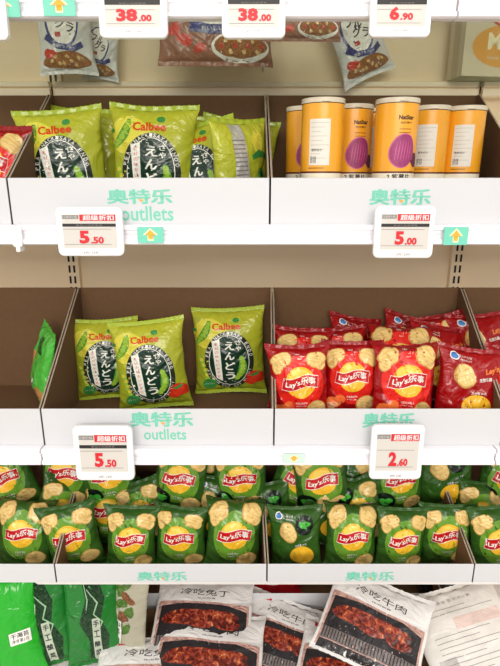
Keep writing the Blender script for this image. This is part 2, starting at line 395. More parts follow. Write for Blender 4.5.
KB = dict(banner=False, D=.768)
price_tag(-61, 3, -9, 40, '12', '.80', 'price tag cut off by the upper left picture corner', digits=(.2, .85, .1, .5), **KB)
price_tag(100, 166, -11, 38, '38', '.00', 'price tag reading 38.00 hanging in front of the granola bag', digits=(.2, .84, .18, .6), roll=0, **KB)
price_tag(222, 286, -12, 38, '38', '.00', 'price tag reading 38.00 in front of the red brown cereal pack', digits=(.2, .84, .18, .6), **KB)
price_tag(369, 434, -11, 37, '6', '.90', 'price tag reading 6.90 on the top rail', digits=(.26, .74, .2, .66), **KB)
price_tag(59, 121, 207, 256, '5', '.50', 'price tag reading 5.50 below the standing pea snack bags')
price_tag(373, 437, 206, 258, '5', '.00', 'price tag reading 5.00 below the yellow cans')
price_tag(77, 131, 427, 480, '5', '.50', 'price tag reading 5.50 on the rail above the green chip bags')
price_tag(369, 426, 426, 479, '2', '.60', 'price tag reading 2.60 below the red chip bags', bar=False)
def marker(px0, px1, py0, py1, label, faded=False, D=.792):
    a, c = PX(px0, py1, D), PX(px1, py0, D); W, H = (c.x-a.x)/2, (c.z-a.z)/2
    e = empty('rail_marker', ((a.x+c.x)/2, D, (a.z+c.z)/2), label, 'shelf marker', 'teal arrow markers on the price rails')
    t = mat('teal_card_faded', (205, 232, 222), .4) if faded else mat('teal_card', (118, 212, 188), .4)
    b = MB(); b.box(-W, W, 0, .0015, -H, H, t)
    fn = lambda a, c, l: Vector((a, -.0003*l, c))
    def arrow(k, l, m):
        b.poly([(-W*.18*k, -H*.55*k), (W*.18*k, -H*.55*k), (W*.18*k, 0), (W*.45*k, 0), (0, H*.68*k), (-W*.45*k, 0), (-W*.18*k, 0)], fn, l, m)
    arrow(1.3, 1, M['cream']); arrow(.95, 2, M['orange'])
    b.build('marker_card', e)
marker(-12, 18, -4, 17, 'teal arrow marker beside the cut off price tag at the corner', D=.776)
marker(44, 74, -6, 16, 'teal arrow marker on the top rail above the granola bag', D=.776)
marker(138, 163, 227, 243, 'teal arrow marker beneath the outlet print on the upper rail')
marker(443, 469, 227, 245, 'teal arrow marker to the side of the 5.00 price tag')
marker(283, 305, 454, 463, 'faded teal arrow marker on the middle rail', True)

# ------------------------------------------------------------------ pillow bags
def bag_surface(w, h, t, seed, nar=.09, crump=.22, bend=0, seal=.9, ear=.55, twist=0, lump=.35, fold=0):
    """returns fn(a, b, layer, back) in cm -> metres; local x right, z up (0 at the base), -y to the front"""
    hb = h/2-seal; so = Vector((seed*7.13, seed*3.71, seed*1.37))
    def fn(a, b, layer=0, back=False):
        V = max(-1, min(1, b/hb)); U = max(-1, min(1, a/(w/2)))
        nr = 1-nar*(1-abs(V)**3.2)*(1+.25*noise.noise(Vector((0, b*.25, 0))+so))
        T = t*max(0, 1-abs(V)**2.3)**.62*max(0, 1-abs(U)**2.5)**.55
        env = max(0, 1-abs(U)**6)*min(1, T/(t*.5)+.15)
        q = Vector((a*.33, b*.28, 3.1 if back else 0))+so
        cr = noise.noise(q)*1.1
        rd = 1-abs(noise.noise(Vector((a*.22+b*.08, b*.2, 8.8 if back else 4.4))+so*1.3))*2.4
        cr += max(-.6, rd)*.45
        cr += noise.noise(q*2.6)*.35
        cd_ = abs(noise.noise(Vector((a*.5+b*.25, b*.16-a*.1, 12.5))+so)); cr -= max(0, .16-cd_)**2*22*(.4+abs(V)*.8)
        sw = math.exp(-(1-abs(V))*5.0)*max(0, 1-U*U)
        cr2 = math.sin(a*2.3+seed*2+noise.noise(so+Vector((a*.3, V, 0)))*3)*.28*sw*(1 if T > 0.02 else 0)
        z = T+crump*cr*env+cr2
        z = max(z, .05*(T > 0)) if T > 0 else 0
        if back: z = -z*.85
        z += (.02+layer*.035)*(-1 if back else 1) if layer else 0
        x, y = a*nr, b
        y += (1 if b > 0 else -1)*ear*(U*U-.6)*min(1, abs(V))**4; x *= 1+.02*abs(V)**6
        # large soft deformation of the whole bag
        g = Vector((x*.11, y*.11, 0))+so
        z += noise.noise(g)*lump*1.5*(abs(V)**1.5); x += noise.noise(g+Vector((9, 0, 0)))*lump*.5; y += noise.noise(g+Vector((0, 9, 0)))*lump*.45
        if abs(b) > hb: z += .10*math.sin(a*3+seed)
        if fold and y > fold[0]:       # top folded forwards or back
            k = math.radians(fold[1]); L = y-fold[0]; r = fold[2]; ang = min(L/r, abs(k)); s = 1 if k > 0 else -1
            rest = L-ang*r
            dy = r*math.sin(ang)+rest*math.cos(ang); dz = s*(r*(1-math.cos(ang))+rest*math.sin(ang))
            ny, nz = math.cos(ang), -s*math.sin(ang)
            y, z = fold[0]+dy-s*z*math.sin(ang), dz+z*math.cos(ang)
        if bend:
            k = bend/h; ph = (y+h/2)*k; r0 = 1/k-z
            y2 = r0*math.sin(ph)-h/2; z2 = 1/k-r0*math.cos(ph); y, z = y2, z2
        if twist:
            ta = twist*y/h; x, z = x*math.cos(ta)-z*math.sin(ta), x*math.sin(ta)+z*math.cos(ta)
        return Vector((x*.01, -z*.01, (y+h/2)*.01))
    return fn
def bag_meshes(kind, w, h, t, seed, art, body, sealm, nu=40, nv=56, seal=.9, **k):
    fn = bag_surface(w, h, t, seed, seal=seal, **k); hb = h/2-seal
    B = MB()
    for back in (False, True):
        vs = []
        for j in range(nv+1):
            bb = hb*math.sin(math.pi*(j/nv-.5)*.999) if False else hb*(-1+2*j/nv)
            for i in range(nu+1):
                aa = w/2*math.sin(math.pi*(i/nu-.5)); vs.append(fn(aa, bb, 0, back))
        fs = []
        for j in range(nv):
            for i in range(nu):
                q = [j*(nu+1)+i, j*(nu+1)+i+1, (j+1)*(nu+1)+i+1, (j+1)*(nu+1)+i]
                fs.append(q if not back else q[::-1])
        B.add(vs, fs, body, True)
    art(B, lambda a, b, l: fn(a, b, l, False), w, h)
    o = B.build('pouch')
    seals = []
    for s in (-1, 1):
        S = MB(); vs = []; n = 36; m = 6
        for j in range(m+1):
            bb = s*(hb-.02+(seal+.02)*j/m)
            for i in range(n+1):
                a = w/2*(-1+2*i/n); p = fn(a, bb); 
                zig = (.0 if j == 0 else .0005)*(1 if j % 2 else -1)
                edge = (.0010 if (i % 2 and j == m) else 0)
                vs.append(p+Vector((0, zig, -s*edge)))
        for j in range(m):
            pass
        S.add(vs, [(j*(n+1)+i, j*(n+1)+i+1, (j+1)*(n+1)+i+1, (j+1)*(n+1)+i) for j in range(m) for i in range(n)], sealm, True)
        so = S.build('crimped_seal'); so.parent = o; seals.append(so)
    o['kindkey'] = kind
    return o, seals
class Proto:
    def __init__(s, pouch, seals): s.p = pouch; s.s = seals; s.used = False
def make_proto(*a, **k):
    return Proto(*bag_meshes(*a, **k))
def place(proto, name, loc, label, cat, group=None, lean=0, yaw=0, roll=0, scale=1):
    """lean: top tips away; yaw about vertical; roll in its own plane"""
    e = empty(name, loc, label, cat, group)
    m = Matrix.Rotation(R(yaw), 4, 'Z') @ Matrix.Rotation(R(-lean), 4, 'X') @ Matrix.Rotation(R(roll), 4, 'Y')
    e.rotation_euler = m.to_euler()
    if proto.used:
        p = proto.p.copy(); COL.objects.link(p); ss = []
        for q in proto.s: c = q.copy(); COL.objects.link(c); ss.append(c)
    else: p, ss = proto.p, proto.s; proto.used = True
    if 'kindkey' in p: del p['kindkey']
    p.parent = e
    for q in ss: q.parent = e
    if scale != 1: e.scale = (scale,)*3
    return e
def base(px, py, D, z):
    """point on height z at distance D whose x matches photo column px at row py"""
    return Vector((PX(px, py, D).x, D, z))
# ---- pea snack art
def pea_art(B, F, w, h):
    dk = foil('pea_dark_green', (22, 52, 38)); ring = foil('pea_ring', (34, 44, 34)); wh = foil('pea_white', (238, 240, 228)); lm = foil('pea_pod_lime', (150, 190, 60)); gr = foil('pea_pod_green', (88, 150, 50))
    yl = foil('pea_yellow', (222, 214, 74)); rd = foil('pea_red', (206, 52, 30)); og = foil('brand_red', (214, 62, 22)); pk = foil('pea_banner_text', (214, 60, 80)); mg = foil('pea_mid_green', (56, 140, 66))
    B.poly(blob(-3.2, 4.2, 3.0, 3.4, 20, 3, .06), F, .4, yl)
    # pod top left
    def pod(x0, y0, x1, y1, wd, c, c2, k, l=1, bow=.5):
        dx, dy = x1-x0, y1-y0; L = math.hypot(dx, dy); P = []
        for i in range(11):
            t = i/10; s = math.sin(math.pi*t)*bow; P.append((x0+dx*t-dy/L*s, y0+dy*t+dx/L*s))
        B.poly(stroke(P, [wd*(.15+.85*math.sin(math.pi*(.06+.88*i/10))) for i in range(11)]), F, l, c)
        for i in range(k):
            t = (i+.8)/(k+.6); j = min(9, int(t*10)); u = t*10-j; B.poly(ell(P[j][0]+(P[j+1][0]-P[j][0])*u, P[j][1]+(P[j+1][1]-P[j][1])*u, wd*.33, wd*.33, 10), F, l+.6, c2)
    pod(-3.3, 7.0, -6.0, 2.0, 1.5, gr, lm, 6)
    pod(-5.4, -.6, -4.0, -7.0, 1.2, lm, yl, 5); pod(-4.1, -1.2, -2.9, -6.6, 1.0, lm, yl, 5)
    B.poly(ell(1.4, 7.0, .6, .55, 12), F, 1, mg); B.poly(ell(-6.0, 5.0, .4, .4, 10), F, 1, mg)
    B.poly(ell(0, -1.8, 4.4, 6.5, 36), F, 1.6, ring)
    B.poly(ell(0, -1.8, 3.62, 5.7, 36), F, 2.2, wh); B.poly(ell(0, -1.8, 3.5, 5.58, 36), F, 2.8, dk)
    tx = 'PEA SNACK-SAYA ENDO'
    for i, ch in enumerate(tx):
        if ch == ' ': continue
        a = 168-i*156/(len(tx)-1); x, y = 4.0*math.cos(R(a)), -1.8+6.1*math.sin(R(a)); B.text(ch, x, y, .5, .62, F, 2.4, wh, rot=a-90+(8 if a > 90 else -8), bold=.01)
    tx = 'SODIUM CUT 25% PLANT'
    for i, ch in enumerate(tx):
        if ch == ' ': continue
        a = 200+i*140/(len(tx)-1); x, y = 4.0*math.cos(R(a)), -1.8+6.1*math.sin(R(a)); B.text(ch, x, y, .42, .45, F, 2.4, wh, rot=a+90, bold=0)
    B.text('Calbee', -.3, 5.75, 5.0, 1.5, F, 2.2, og, bold=.028)
    for i, ch in enumerate('えんどう'): B.text(ch, .15, 1.6-i*2.25, 1.75, 1.75, F, 3.6, wh, bold=.05, rot=-3)
    for i, ch in enumerate('さや'): B.text(ch, 1.75, 2.2-i*1.25, 1.0, 1.0, F, 3.6, wh, bold=.04)
    pod(2.1, -.6, .9, -6.2, 1.5, gr, lm, 7, 3.4, .9)
    B.poly([(-3.0, 2.6), (-1.6, 3.1), (-1.25, -6.4), (-2.35, -5.6)], F, 3.6, wh)
    for i, ch in enumerate('素材の味をいかす豆'): B.text(ch, -2.25+i*.04, 2.0-i*.9, .6, .6, F, 4.4, pk, bold=.02)
    B.poly(ell(-3.6, -7.0, 1.25, 1.25, 20), F, 3, mg); B.text('ノンフライ', -3.6, -7.0, 1.7, .4, F, 3.8, wh, bold=0)
    B.poly(blob(4.6, -5.6, 1.7, 1.3, 0, 5, .08), F, 3, rd); B.poly(blob(3.6, -6.6, 1.1, .8, 0, 6, .08), F, 3.5, rd); B.poly(blob(4.5, -5.0, .7, .4, 20, 8, .3), F, 4, mg)
    B.poly(ell(1.5, -8.0, .4, .35, 10), F, 1, mg); B.text('内容量67g', -.4, -8.1, 2.2, .4, F, 1.2, dk, bold=0)
def pea_art_w(B, F, w, h): pea_art(B, lambda a, b, l: F(a*1.27, b, l), w, h)
PEA = foil('pea_bag_film', (150, 160, 40), grad=((186, 190, 52), .02, .19))
PEAS = foil('pea_bag_seal', (172, 192, 56), bump=.2)
def pea(seed, **k): return make_proto('pea', 15.6, 19.5, 2.9, seed, pea_art_w, PEA, PEAS, **k)
def pea_back_art(B, F, w, h):
    sv = foil('silver_back_seam', (205, 205, 200), .3, metal=.3); mg = foil('pea_mid_green', (56, 140, 66)); dk = foil('pea_dark_green', (22, 52, 38)); yl = foil('pea_yellow', (222, 214, 74))
    B.poly([(-4.6, -8.6), (-.4, -8.6), (-.8, 8.6), (-3.8, 8.6)], F, .8, sv)
    for i in range(14): B.poly([(-4.2, 5.6-i*.8), (-1.0, 5.6-i*.8), (-1.0, 5.35-i*.8), (-4.2, 5.35-i*.8)], F, 1.4, mat('grey_ink', (130, 126, 124)))
    B.poly(blob(2.8, 5.2, 1.8, 2.2, 10, 2, .1), F, .8, yl)
    B.poly(stroke([(.6, 2.2), (3, 3.0), (6.2, 2.2)], [1.0, 1.4, .8]), F, 1.0, mg); B.poly(ell(3.2, -1.0, 1.2, 1.2, 16), F, 1, mg); B.poly(ell(3.2, -1.0, .6, .6, 12), F, 1.6, dk)
    B.poly(stroke([(1.0, -6), (3, -4.6), (5.5, -6.5)], [.8, 1.3, .7]), F, 1.0, mg)
# ---- potato chip art
def chip(B, F, cx, cy, rx, ry, rot, seed, l=1.2):
    rx *= 1.15; ry *= 1.18
    c1 = foil('chip_edge', (206, 160, 84)); c2 = foil('chip_flesh', (236, 204, 132)); c3 = foil('chip_ridge', (222, 182, 104))
    B.poly(blob(cx, cy, rx, ry, rot, seed, .08), F, l, c1); B.poly(blob(cx+.05, cy+.08, rx*.9, ry*.88, rot, seed, .08), F, l+.7, c2)
    c, s = math.cos(R(rot)), math.sin(R(rot))
    for k in (-.35, .1, .5):
        P = [(cx+x*rx*c-k*ry*s*1.0, cy+x*rx*s+k*ry*c+.12*math.sin(x*4+seed)) for x in (-.6, -.3, 0, .3, .6)]
        B.poly(stroke(P, [.05, .16, .2, .14, .04]), F, l+1.3, c3)
def lays_art(green, disc=False):
    def art(B, F, w, h):
        rd = foil('ribbon_red', (196, 24, 30)); yl = foil('sun_yellow', (246, 190, 48)); y2 = foil('sun_light', (252, 214, 96)); wh = foil('bag_white', (250, 246, 240))
        if green:
            g2 = foil('bag_light_green', (104, 154, 48)); B.poly(ell(0, .6, 4.9, 5.2, 32), F, .7, g2)
        else:
            g2 = foil('bag_bright_red', (228, 40, 32)); B.poly(ell(0, .8, 5.2, 5.4, 32), F, .7, g2)
        B.poly(ell(0, 1.0, 3.3, 3.0, 32), F, 1.5, yl); B.poly(ell(-.2, 2.2, 2.3, 1.4, 24), F, 1.9, y2)
        P = [(x, 1.0+.28*math.sin(x*1.0+.3)+x*.07) for x in [-3.9+7.8*i/12 for i in range(13)]]
        B.poly(stroke(P, 2.35), F, 2.1, wh); B.poly(stroke([(x*.985, y) for x, y in P], 2.1), F, 2.8, rd)
        warp = lambda x: (.28*math.sin(x*6.6*1.0+.3)+x*6.6*.07)/1.5
        B.text("Lay's乐事", 0, 1.0, 6.5, 1.5, F, 3.8, wh, shear=.12, bold=.04, warp=warp)
        B.text('大波浪薯片' if green else '美国经典原味', 0, -3.0, 2.6, .45, F, 1.8, wh, bold=.02); B.text('POTATO CHIPS', 0, -3.6, 2.2, .25, F, 1.8, wh, bold=.0)
        chip(B, F, -3.7, 5.2, 1.9, 1.25, 15, 1); chip(B, F, -4.7, 3.9, .9, 1.3, -10, 4); chip(B, F, 3.5, 5.2, 2.0, 1.3, -22, 2); chip(B, F, 4.6, 4.2, 1.0, 1.0, -22, 9, 1.5)
        chip(B, F, 3.2, -4.3, 1.9, 1.4, 12, 3)
        if not green:
            B.poly(blob(-3.6, -4.2, 1.8, 1.5, 30, 7, .2), F, 1.2, foil('tomato_orange', (240, 120, 60))); B.poly(blob(-4.2, -5.0, 1.0, .9, 0, 8, .2), F, 2, foil('tomato_pale', (250, 190, 140)))
            for i, (x, y) in enumerate(((-.4, 6.4), (.6, 6.0), (.1, 5.5))): B.text('NEW', x, y, .9, .25, F, 1.2, wh, bold=0)
        elif disc:
            B.poly(blob(-3.8, -4.0, 2.3, 2.3, 0, 7, .04), F, 3.2, foil('nori_dark', (14, 26, 18))); B.poly(blob(-3.7, -3.8, 1.15, 1.0, 0, 8, .25), F, 4, foil('leaf_green', (70, 180, 60)))
    return art
def lays_back(green):
    def art(B, F, w, h):
        wh = foil('bag_white', (250, 246, 240)); bl = foil('badge_blue', (70, 130, 200)); yl = foil('sun_yellow', (246, 190, 48))
        chip(B, F, -1.6, 2.6, 1.9, 1.9, 20, 5)
        B.poly(blob(-3.6, 6.2, .75, .9, 0, 3, .1), F, 1.2, wh); B.poly(blob(-3.6, 6.2, .58, .7, 0, 3, .1), F, 1.9, bl)
        B.text('匠心好土豆', -1.6, 6.2, 2.6, .5, F, 1.4, wh, rot=-6, bold=.02); B.text('PREMIUM', -1.5, 5.5, 2.2, .3, F, 1.4, wh, rot=-6, bold=0)
        B.poly(ell(1.6, -2.8, 3.0, 2.3, 28), F, 1.0, yl)
        if green:
            B.poly(ell(2.4, 4.2, 2.2, 2.2, 24), F, 1.3, foil('nori_dark', (14, 26, 18))); B.poly(blob(2.5, 4.3, 1.1, .95, 0, 8, .25), F, 2, foil('leaf_green', (70, 180, 60)))
        else:
            B.text("Lay's", 4.0, 4.2, 3.0, 1.5, F, 1.3, foil('flame_orange', (240, 130, 70)), rot=18, bold=.05)
            B.text('无限乐趣', 2.8, 2.4, 3.0, .7, F, 1.3, wh, rot=10, bold=.03)
        B.text('净含量 40克', 1.6, -.2, 3.0, .5, F, 1.8, wh, rot=5, bold=.02)
    return art
RED = foil('red_bag_film', (158, 10, 16)); REDS = foil('red_bag_seal', (150, 18, 24))
GRN = foil('green_bag_film', (50, 92, 30)); GRNS = foil('green_bag_seal', (50, 88, 34))
def lays(seed, green, back=False, disc=False, **k):
    kk = dict(crump=.48, lump=.6, nar=.13); kk.update(k)
    return make_proto('chips', 12.4, 16.5, 2.3, seed, lays_back(green) if back else lays_art(green, disc), GRN if green else RED, GRNS if green else REDS, nu=40, nv=54, **kk)

PG = 'pea snack bags'
P1, P2, P3, PB = pea(1), pea(2.3, lump=.5, crump=.3), pea(4.1, crump=.12, lump=.15, nar=.05, bend=.02), make_proto('pea', 15, 19.5, 2.9, 5.2, pea_back_art, PEA, PEAS)
PN = 'pea_snack_bag'; PC = 'snack bag'
f1 = ZF1+.003; f2 = ZF2+.003; f3 = F3+.003
place(P1, PN, base(68, 150, .965, f1), 'standing pea snack bag nearest the red bag tray, one corner raised', PC, PG, lean=4, yaw=5, roll=-5, scale=.97)
place(P2, PN, base(78, 140, 1.045, f1+.004), 'pea snack bag peeking out above the bag next to the red bag tray', PC, PG, lean=3, yaw=-14, roll=4, scale=1.0)
place(P2, PN, base(151, 150, .965, f1), 'upright pea snack bag above the green outlet print, between its neighbours', PC, PG, lean=4, yaw=-3, roll=2)
place(P1, PN, base(182, 140, 1.045, f1), 'pea snack bag mostly hidden behind the standing bag above the outlet print', PC, PG, lean=3, yaw=10, roll=6, scale=.97)
place(P1, PN, base(207, 150, .96, f1), 'lower pea snack bag tipped sideways beside the silver seamed bag', PC, PG, lean=10, yaw=-14, roll=-10, scale=.88)
place(PB, PN, base(244, 150, .93, f1), 'pea snack bag turned to its silver back seam, next to the yellow cans', PC, PG, lean=2, yaw=46, roll=-3, scale=.86)
place(P3, PN, base(228, 140, 1.05, f1), 'pea snack bag behind the silver seamed bag, only its rim showing', PC, PG, lean=4, yaw=-6, roll=8, scale=.94)
place(P2, PN, base(109, 380, 1.02, f2), 'leftmost of the three pea snack bags in the half empty tray', PC, PG, lean=9, yaw=6, roll=-2, scale=.89)
place(P1, PN, base(155, 380, .97, f2), 'pea snack bag overlapping its neighbour in the half empty tray', PC, PG, lean=9, yaw=4, roll=-5, scale=.95)
place(P3, PN, base(231, 380, 1.05, f2), 'pea snack bag leaning alone against the back of the half empty tray', PC, PG, lean=8, yaw=0, roll=-2, scale=.98)
# red chip bags
RG = 'red chip bags'; RN = 'potato_chip_bag'; RC = 'chip bag'
A1, A2, A3, AB = lays(11, False), lays(12.7, False, crump=.42, lump=.6), lays(14.4, False, fold=(5.6, -60, 1.2)), lays(16.1, False, True)
place(A1, RN, base(301, 390, .875, f2+.010), 'red chip bag with round logo nearest the pea snack tray, front row', RC, RG, lean=8, yaw=3, roll=-2, scale=.95)
place(A2, RN, base(351, 390, .895, f2+.014), 'red chip bag with round logo standing second in the front row', RC, RG, lean=10, yaw=-4, roll=0, scale=.92)
place(A3, RN, base(404, 390, .865, f2+.008), 'red chip bag with round logo directly above the 2.60 price tag', RC, RG, lean=12, yaw=3, roll=3, scale=1.0)
place(AB, RN, base(466, 395, .865, f2), 'red chip bag showing its back with one chip and a yellow disc', RC, RG, lean=14, yaw=-6, roll=5, scale=.98)
place(A2, RN, base(300, 370, .955, f2+.005), 'red chip bag with two chips showing behind the bag nearest the pea snacks', RC, RG, lean=18, yaw=8, roll=6, scale=1.02)
place(A1, RN, base(345, 370, .975, f2+.008), 'red chip bag in the second row behind the second round logo', RC, RG, lean=20, yaw=-10, roll=-8, scale=.98)
place(AB, RN, base(350, 350, 1.03, f2+.02), 'red chip bag at the tray back between two piled neighbours', RC, RG, lean=20, yaw=12, roll=12, scale=.96)
place(A3, RN, base(396, 365, .95, f2+.012), 'red chip bag behind the bag above the 2.60 tag, its chips visible', RC, RG, lean=20, yaw=-8, roll=4, scale=1.05)
place(AB, RN, base(432, 366, .955, f2+.02), 'red chip bag with blue badge behind the bag that shows its back', RC, RG, lean=26, yaw=4, roll=14, scale=1.0)
place(A1, RN, base(452, 350, 1.0, f2+.026), 'red chip bag with small chips at the rear of the pile', RC, RG, lean=22, yaw=-14, roll=-14, scale=1.0)
place(AB, RN, base(400, 340, 1.035, f2+.022), 'red chip bag lying highest at the tray back, badge near its corner', RC, RG, lean=18, yaw=8, roll=16, scale=.96)
place(AB, RN, base(490, 350, .985, f2+.03), 'red chip bag with blue badge at the picture edge', RC, RG, lean=20, yaw=-4, roll=-6, scale=1.0)
place(A2, RN, base(512, 395, .875, f2), 'red chip bag cut by the picture edge in the next tray', RC, RG, lean=10, yaw=-8, roll=4, scale=.98)
place(A2, RN, base(-15, 170, .93, f1), 'red chip bag in the tray left of the standing pea snacks, chip visible', RC, RG, lean=12, yaw=-10, roll=6, scale=1.0)
place(A1, RN, base(-6, 155, 1.0, f1), 'dark red chip bag behind the one left of the standing pea snacks', RC, RG, lean=14, yaw=10, roll=-6, scale=1.02)
# green chip bags
GG = 'green chip bags'
G1, G2, G3, G4, GB = lays(21, True), lays(22.9, True, crump=.45, lump=.6), lays(24.2, True, crump=.4, fold=(5.4, -70, 1.2)), lays(26.6, True, crump=.35, lump=.7, twist=.25), lays(28.3, True, True, crump=.45)
H1, H2, H4 = lays(31.2, True, disc=True), lays(32.9, True, disc=True, crump=.5, lump=.6), lays(36.6, True, disc=True, crump=.4, lump=.7, twist=-.3)
def gb(p, px, D, z, lab, **k): place(p, RN, base(px, 545, D, f3+z), lab, RC, GG, **k)
front = [(G3, 20, .885, 'green chip bag in the lower row beyond the tray seam, squashed flat', dict(lean=15, yaw=0, roll=3, scale=0.95)),
 (G2, 79, .895, 'green chip bag tilted sideways just right of the first tray seam', dict(lean=3, yaw=6, roll=-8, scale=0.95)),
 (G1, 129, .885, 'green chip bag in the lower row, second from the first tray seam', dict(lean=8, yaw=2, roll=3, scale=0.90)),
 (G4, 180, .89, 'green chip bag in the lower row above the teal tray print', dict(lean=7, yaw=-3, roll=1, scale=0.90)),
 (G3, 230, .885, 'green chip bag in the lower row beside the middle tray seam', dict(lean=9, yaw=5, roll=6, scale=0.99)),
 (GB, 297, .885, 'green chip bag turned to its back, next to the middle tray seam', dict(lean=7, yaw=-6, roll=-3, scale=0.90)),
 (G3, 350, .88, 'green chip bag in the lower row beside the one turned to its back', dict(lean=13, yaw=3, roll=4, scale=0.93)),
 (G1, 399, .885, 'green chip bag in the lower row, above the big meat pouch top corner', dict(lean=7, yaw=4, roll=4, scale=0.88)),
 (G2, 445, .905, 'green chip bag raised slightly at the end of the lower row', dict(lean=2, yaw=-3, roll=-1, scale=0.91)),
 (G1, 500, .885, 'green chip bag cut by the picture edge in the lower row', dict(lean=3, yaw=0, roll=-6, scale=0.95))]
for p, px, D, lab, k in front: gb(p, px, D, 0.0, lab, **k)
back = [(H1, 20, 0.975, 0.080, 'green chip bag in the upper row near the picture edge, logo turned', dict(lean=6, yaw=9, roll=-17)),
 (H2, -22, 0.965, 0.080, 'green chip bag cut off by the picture edge in the upper row', dict(lean=6, yaw=6, roll=14)),
 (H4, 66, 0.985, 0.085, 'green chip bag in the upper row beside the 5.50 tag', dict(lean=4, yaw=-7, roll=5)),
 (H1, 112, 0.970, 0.085, 'green chip bag hanging below the 5.50 price tag on the rail', dict(lean=8, yaw=9, roll=-1)),
 (H2, 176, 0.960, 0.085, 'green chip bag in the upper row above the teal tray print', dict(lean=6, yaw=-6, roll=7)),
 (H1, 240, 0.965, 0.080, 'green chip bag in the upper row next to the middle tray seam', dict(lean=6, yaw=-2, roll=0)),
 (GB, 210, 1.005, 0.080, 'dark green chip bag wedged behind two upper row bags, round patch visible', dict(lean=4, yaw=8, roll=6)),
 (H2, 287, 0.975, 0.075, 'green chip bag in the upper row just right of the middle tray seam', dict(lean=8, yaw=-2, roll=18)),
 (H4, 325, 0.955, 0.085, 'green chip bag with large round logo below the faded teal marker', dict(lean=4, yaw=1, roll=-7)),
 (GB, 352, 0.995, 0.075, 'green chip bag showing its back beside the 2.60 tag', dict(lean=6, yaw=16, roll=18)),
 (H1, 397, 0.965, 0.075, 'green chip bag below the 2.60 price tag, logo half covered', dict(lean=10, yaw=9, roll=2)),
 (GB, 445, 0.980, 0.075, 'green chip bag showing its back in the upper row near the rail end', dict(lean=6, yaw=-9, roll=-3)),
 (H2, 497, 0.970, 0.080, 'green chip bag in the upper row at the picture edge with dark disc', dict(lean=6, yaw=-13, roll=11))]
for p, px, D, z, lab, k in back: place(p, RN, base(px, 500, D, f3+z), lab, RC, GG, **k)
mid = [(H4, 103, .955, .012, 'green chip bag squeezed behind the lower row under the 5.50 price tag', dict(lean=8, yaw=8, roll=9, scale=.93)),
 (H4, 44, .94, .02, 'green chip bag squeezed between the rows over the first tray seam', dict(lean=10, yaw=13, roll=25, scale=.95)),
 (H1, 156, .945, .02, 'green chip bag squeezed between the rows above the middle of the print', dict(lean=10, yaw=-5, roll=-20, scale=.92)),
 (GB, 208, .945, .02, 'green chip bag with dark disc squeezed behind the lower row', dict(lean=10, yaw=1, roll=10, scale=.95)),
 (GB, 318, .935, .025, 'green chip bag with dark disc capping the gap below the large round logo', dict(lean=10, yaw=5, roll=16, scale=.98)),
 (H2, 372, .94, .02, 'green chip bag squeezed between rows under the 2.60 price tag', dict(lean=12, yaw=-5, roll=-19, scale=.95)),
 (GB, 276, .94, .015, 'green chip bag with dark disc pressed to the middle tray seam', dict(lean=10, yaw=-9, roll=-13, scale=.9)),
 (H4, 470, .95, .015, 'green chip bag filling the gap at the last tray seam', dict(lean=8, yaw=-3, roll=10, scale=.9))]
for p, px, D, z, lab, k in mid: place(p, RN, base(px, 525, D, f3+z), lab, RC, GG, **k)

# green bag leaning on the tray side, middle shelf
def gs_art(B, F, w, h):
    br = foil('bag_tan', (196, 140, 84), bump=.3); dk = foil('bag_deep_green', (24, 84, 34)); wh = foil('bag_white', (250, 246, 240)); rd = foil('ribbon_red', (196, 24, 30))
    B.poly(blob(-3, -.4, 3.2, 2.0, 30, 2), F, 1, br); B.poly(blob(3, -6.0, 3.4, 1.6, 10, 3), F, 1, br); B.poly(blob(1, 4, 2.4, 1.4, -30, 4), F, 1, dk); B.poly(blob(-3.8, -1.6, .8, 1, 0, 5), F, 2, rd)
    for i in range(4): B.poly(stroke([(-1+i*.7, -5), (0+i*.7, -3.4)], .3), F, 2, wh)
GS = make_proto('snack', 13, 16, 2.0, 33, gs_art, foil('bag_bright_green', (84, 190, 70)), foil('bag_bright_green', (84, 190, 70)), crump=.35, lump=.5)
place(GS, 'snack_bag', Vector((PX(34, 380, .97).x-.004, .99, ZF2+.020)), 'bright green snack bag leaning on the tray side, left of the pea snacks', 'snack bag', None, lean=15, yaw=-60, roll=2, scale=.95)

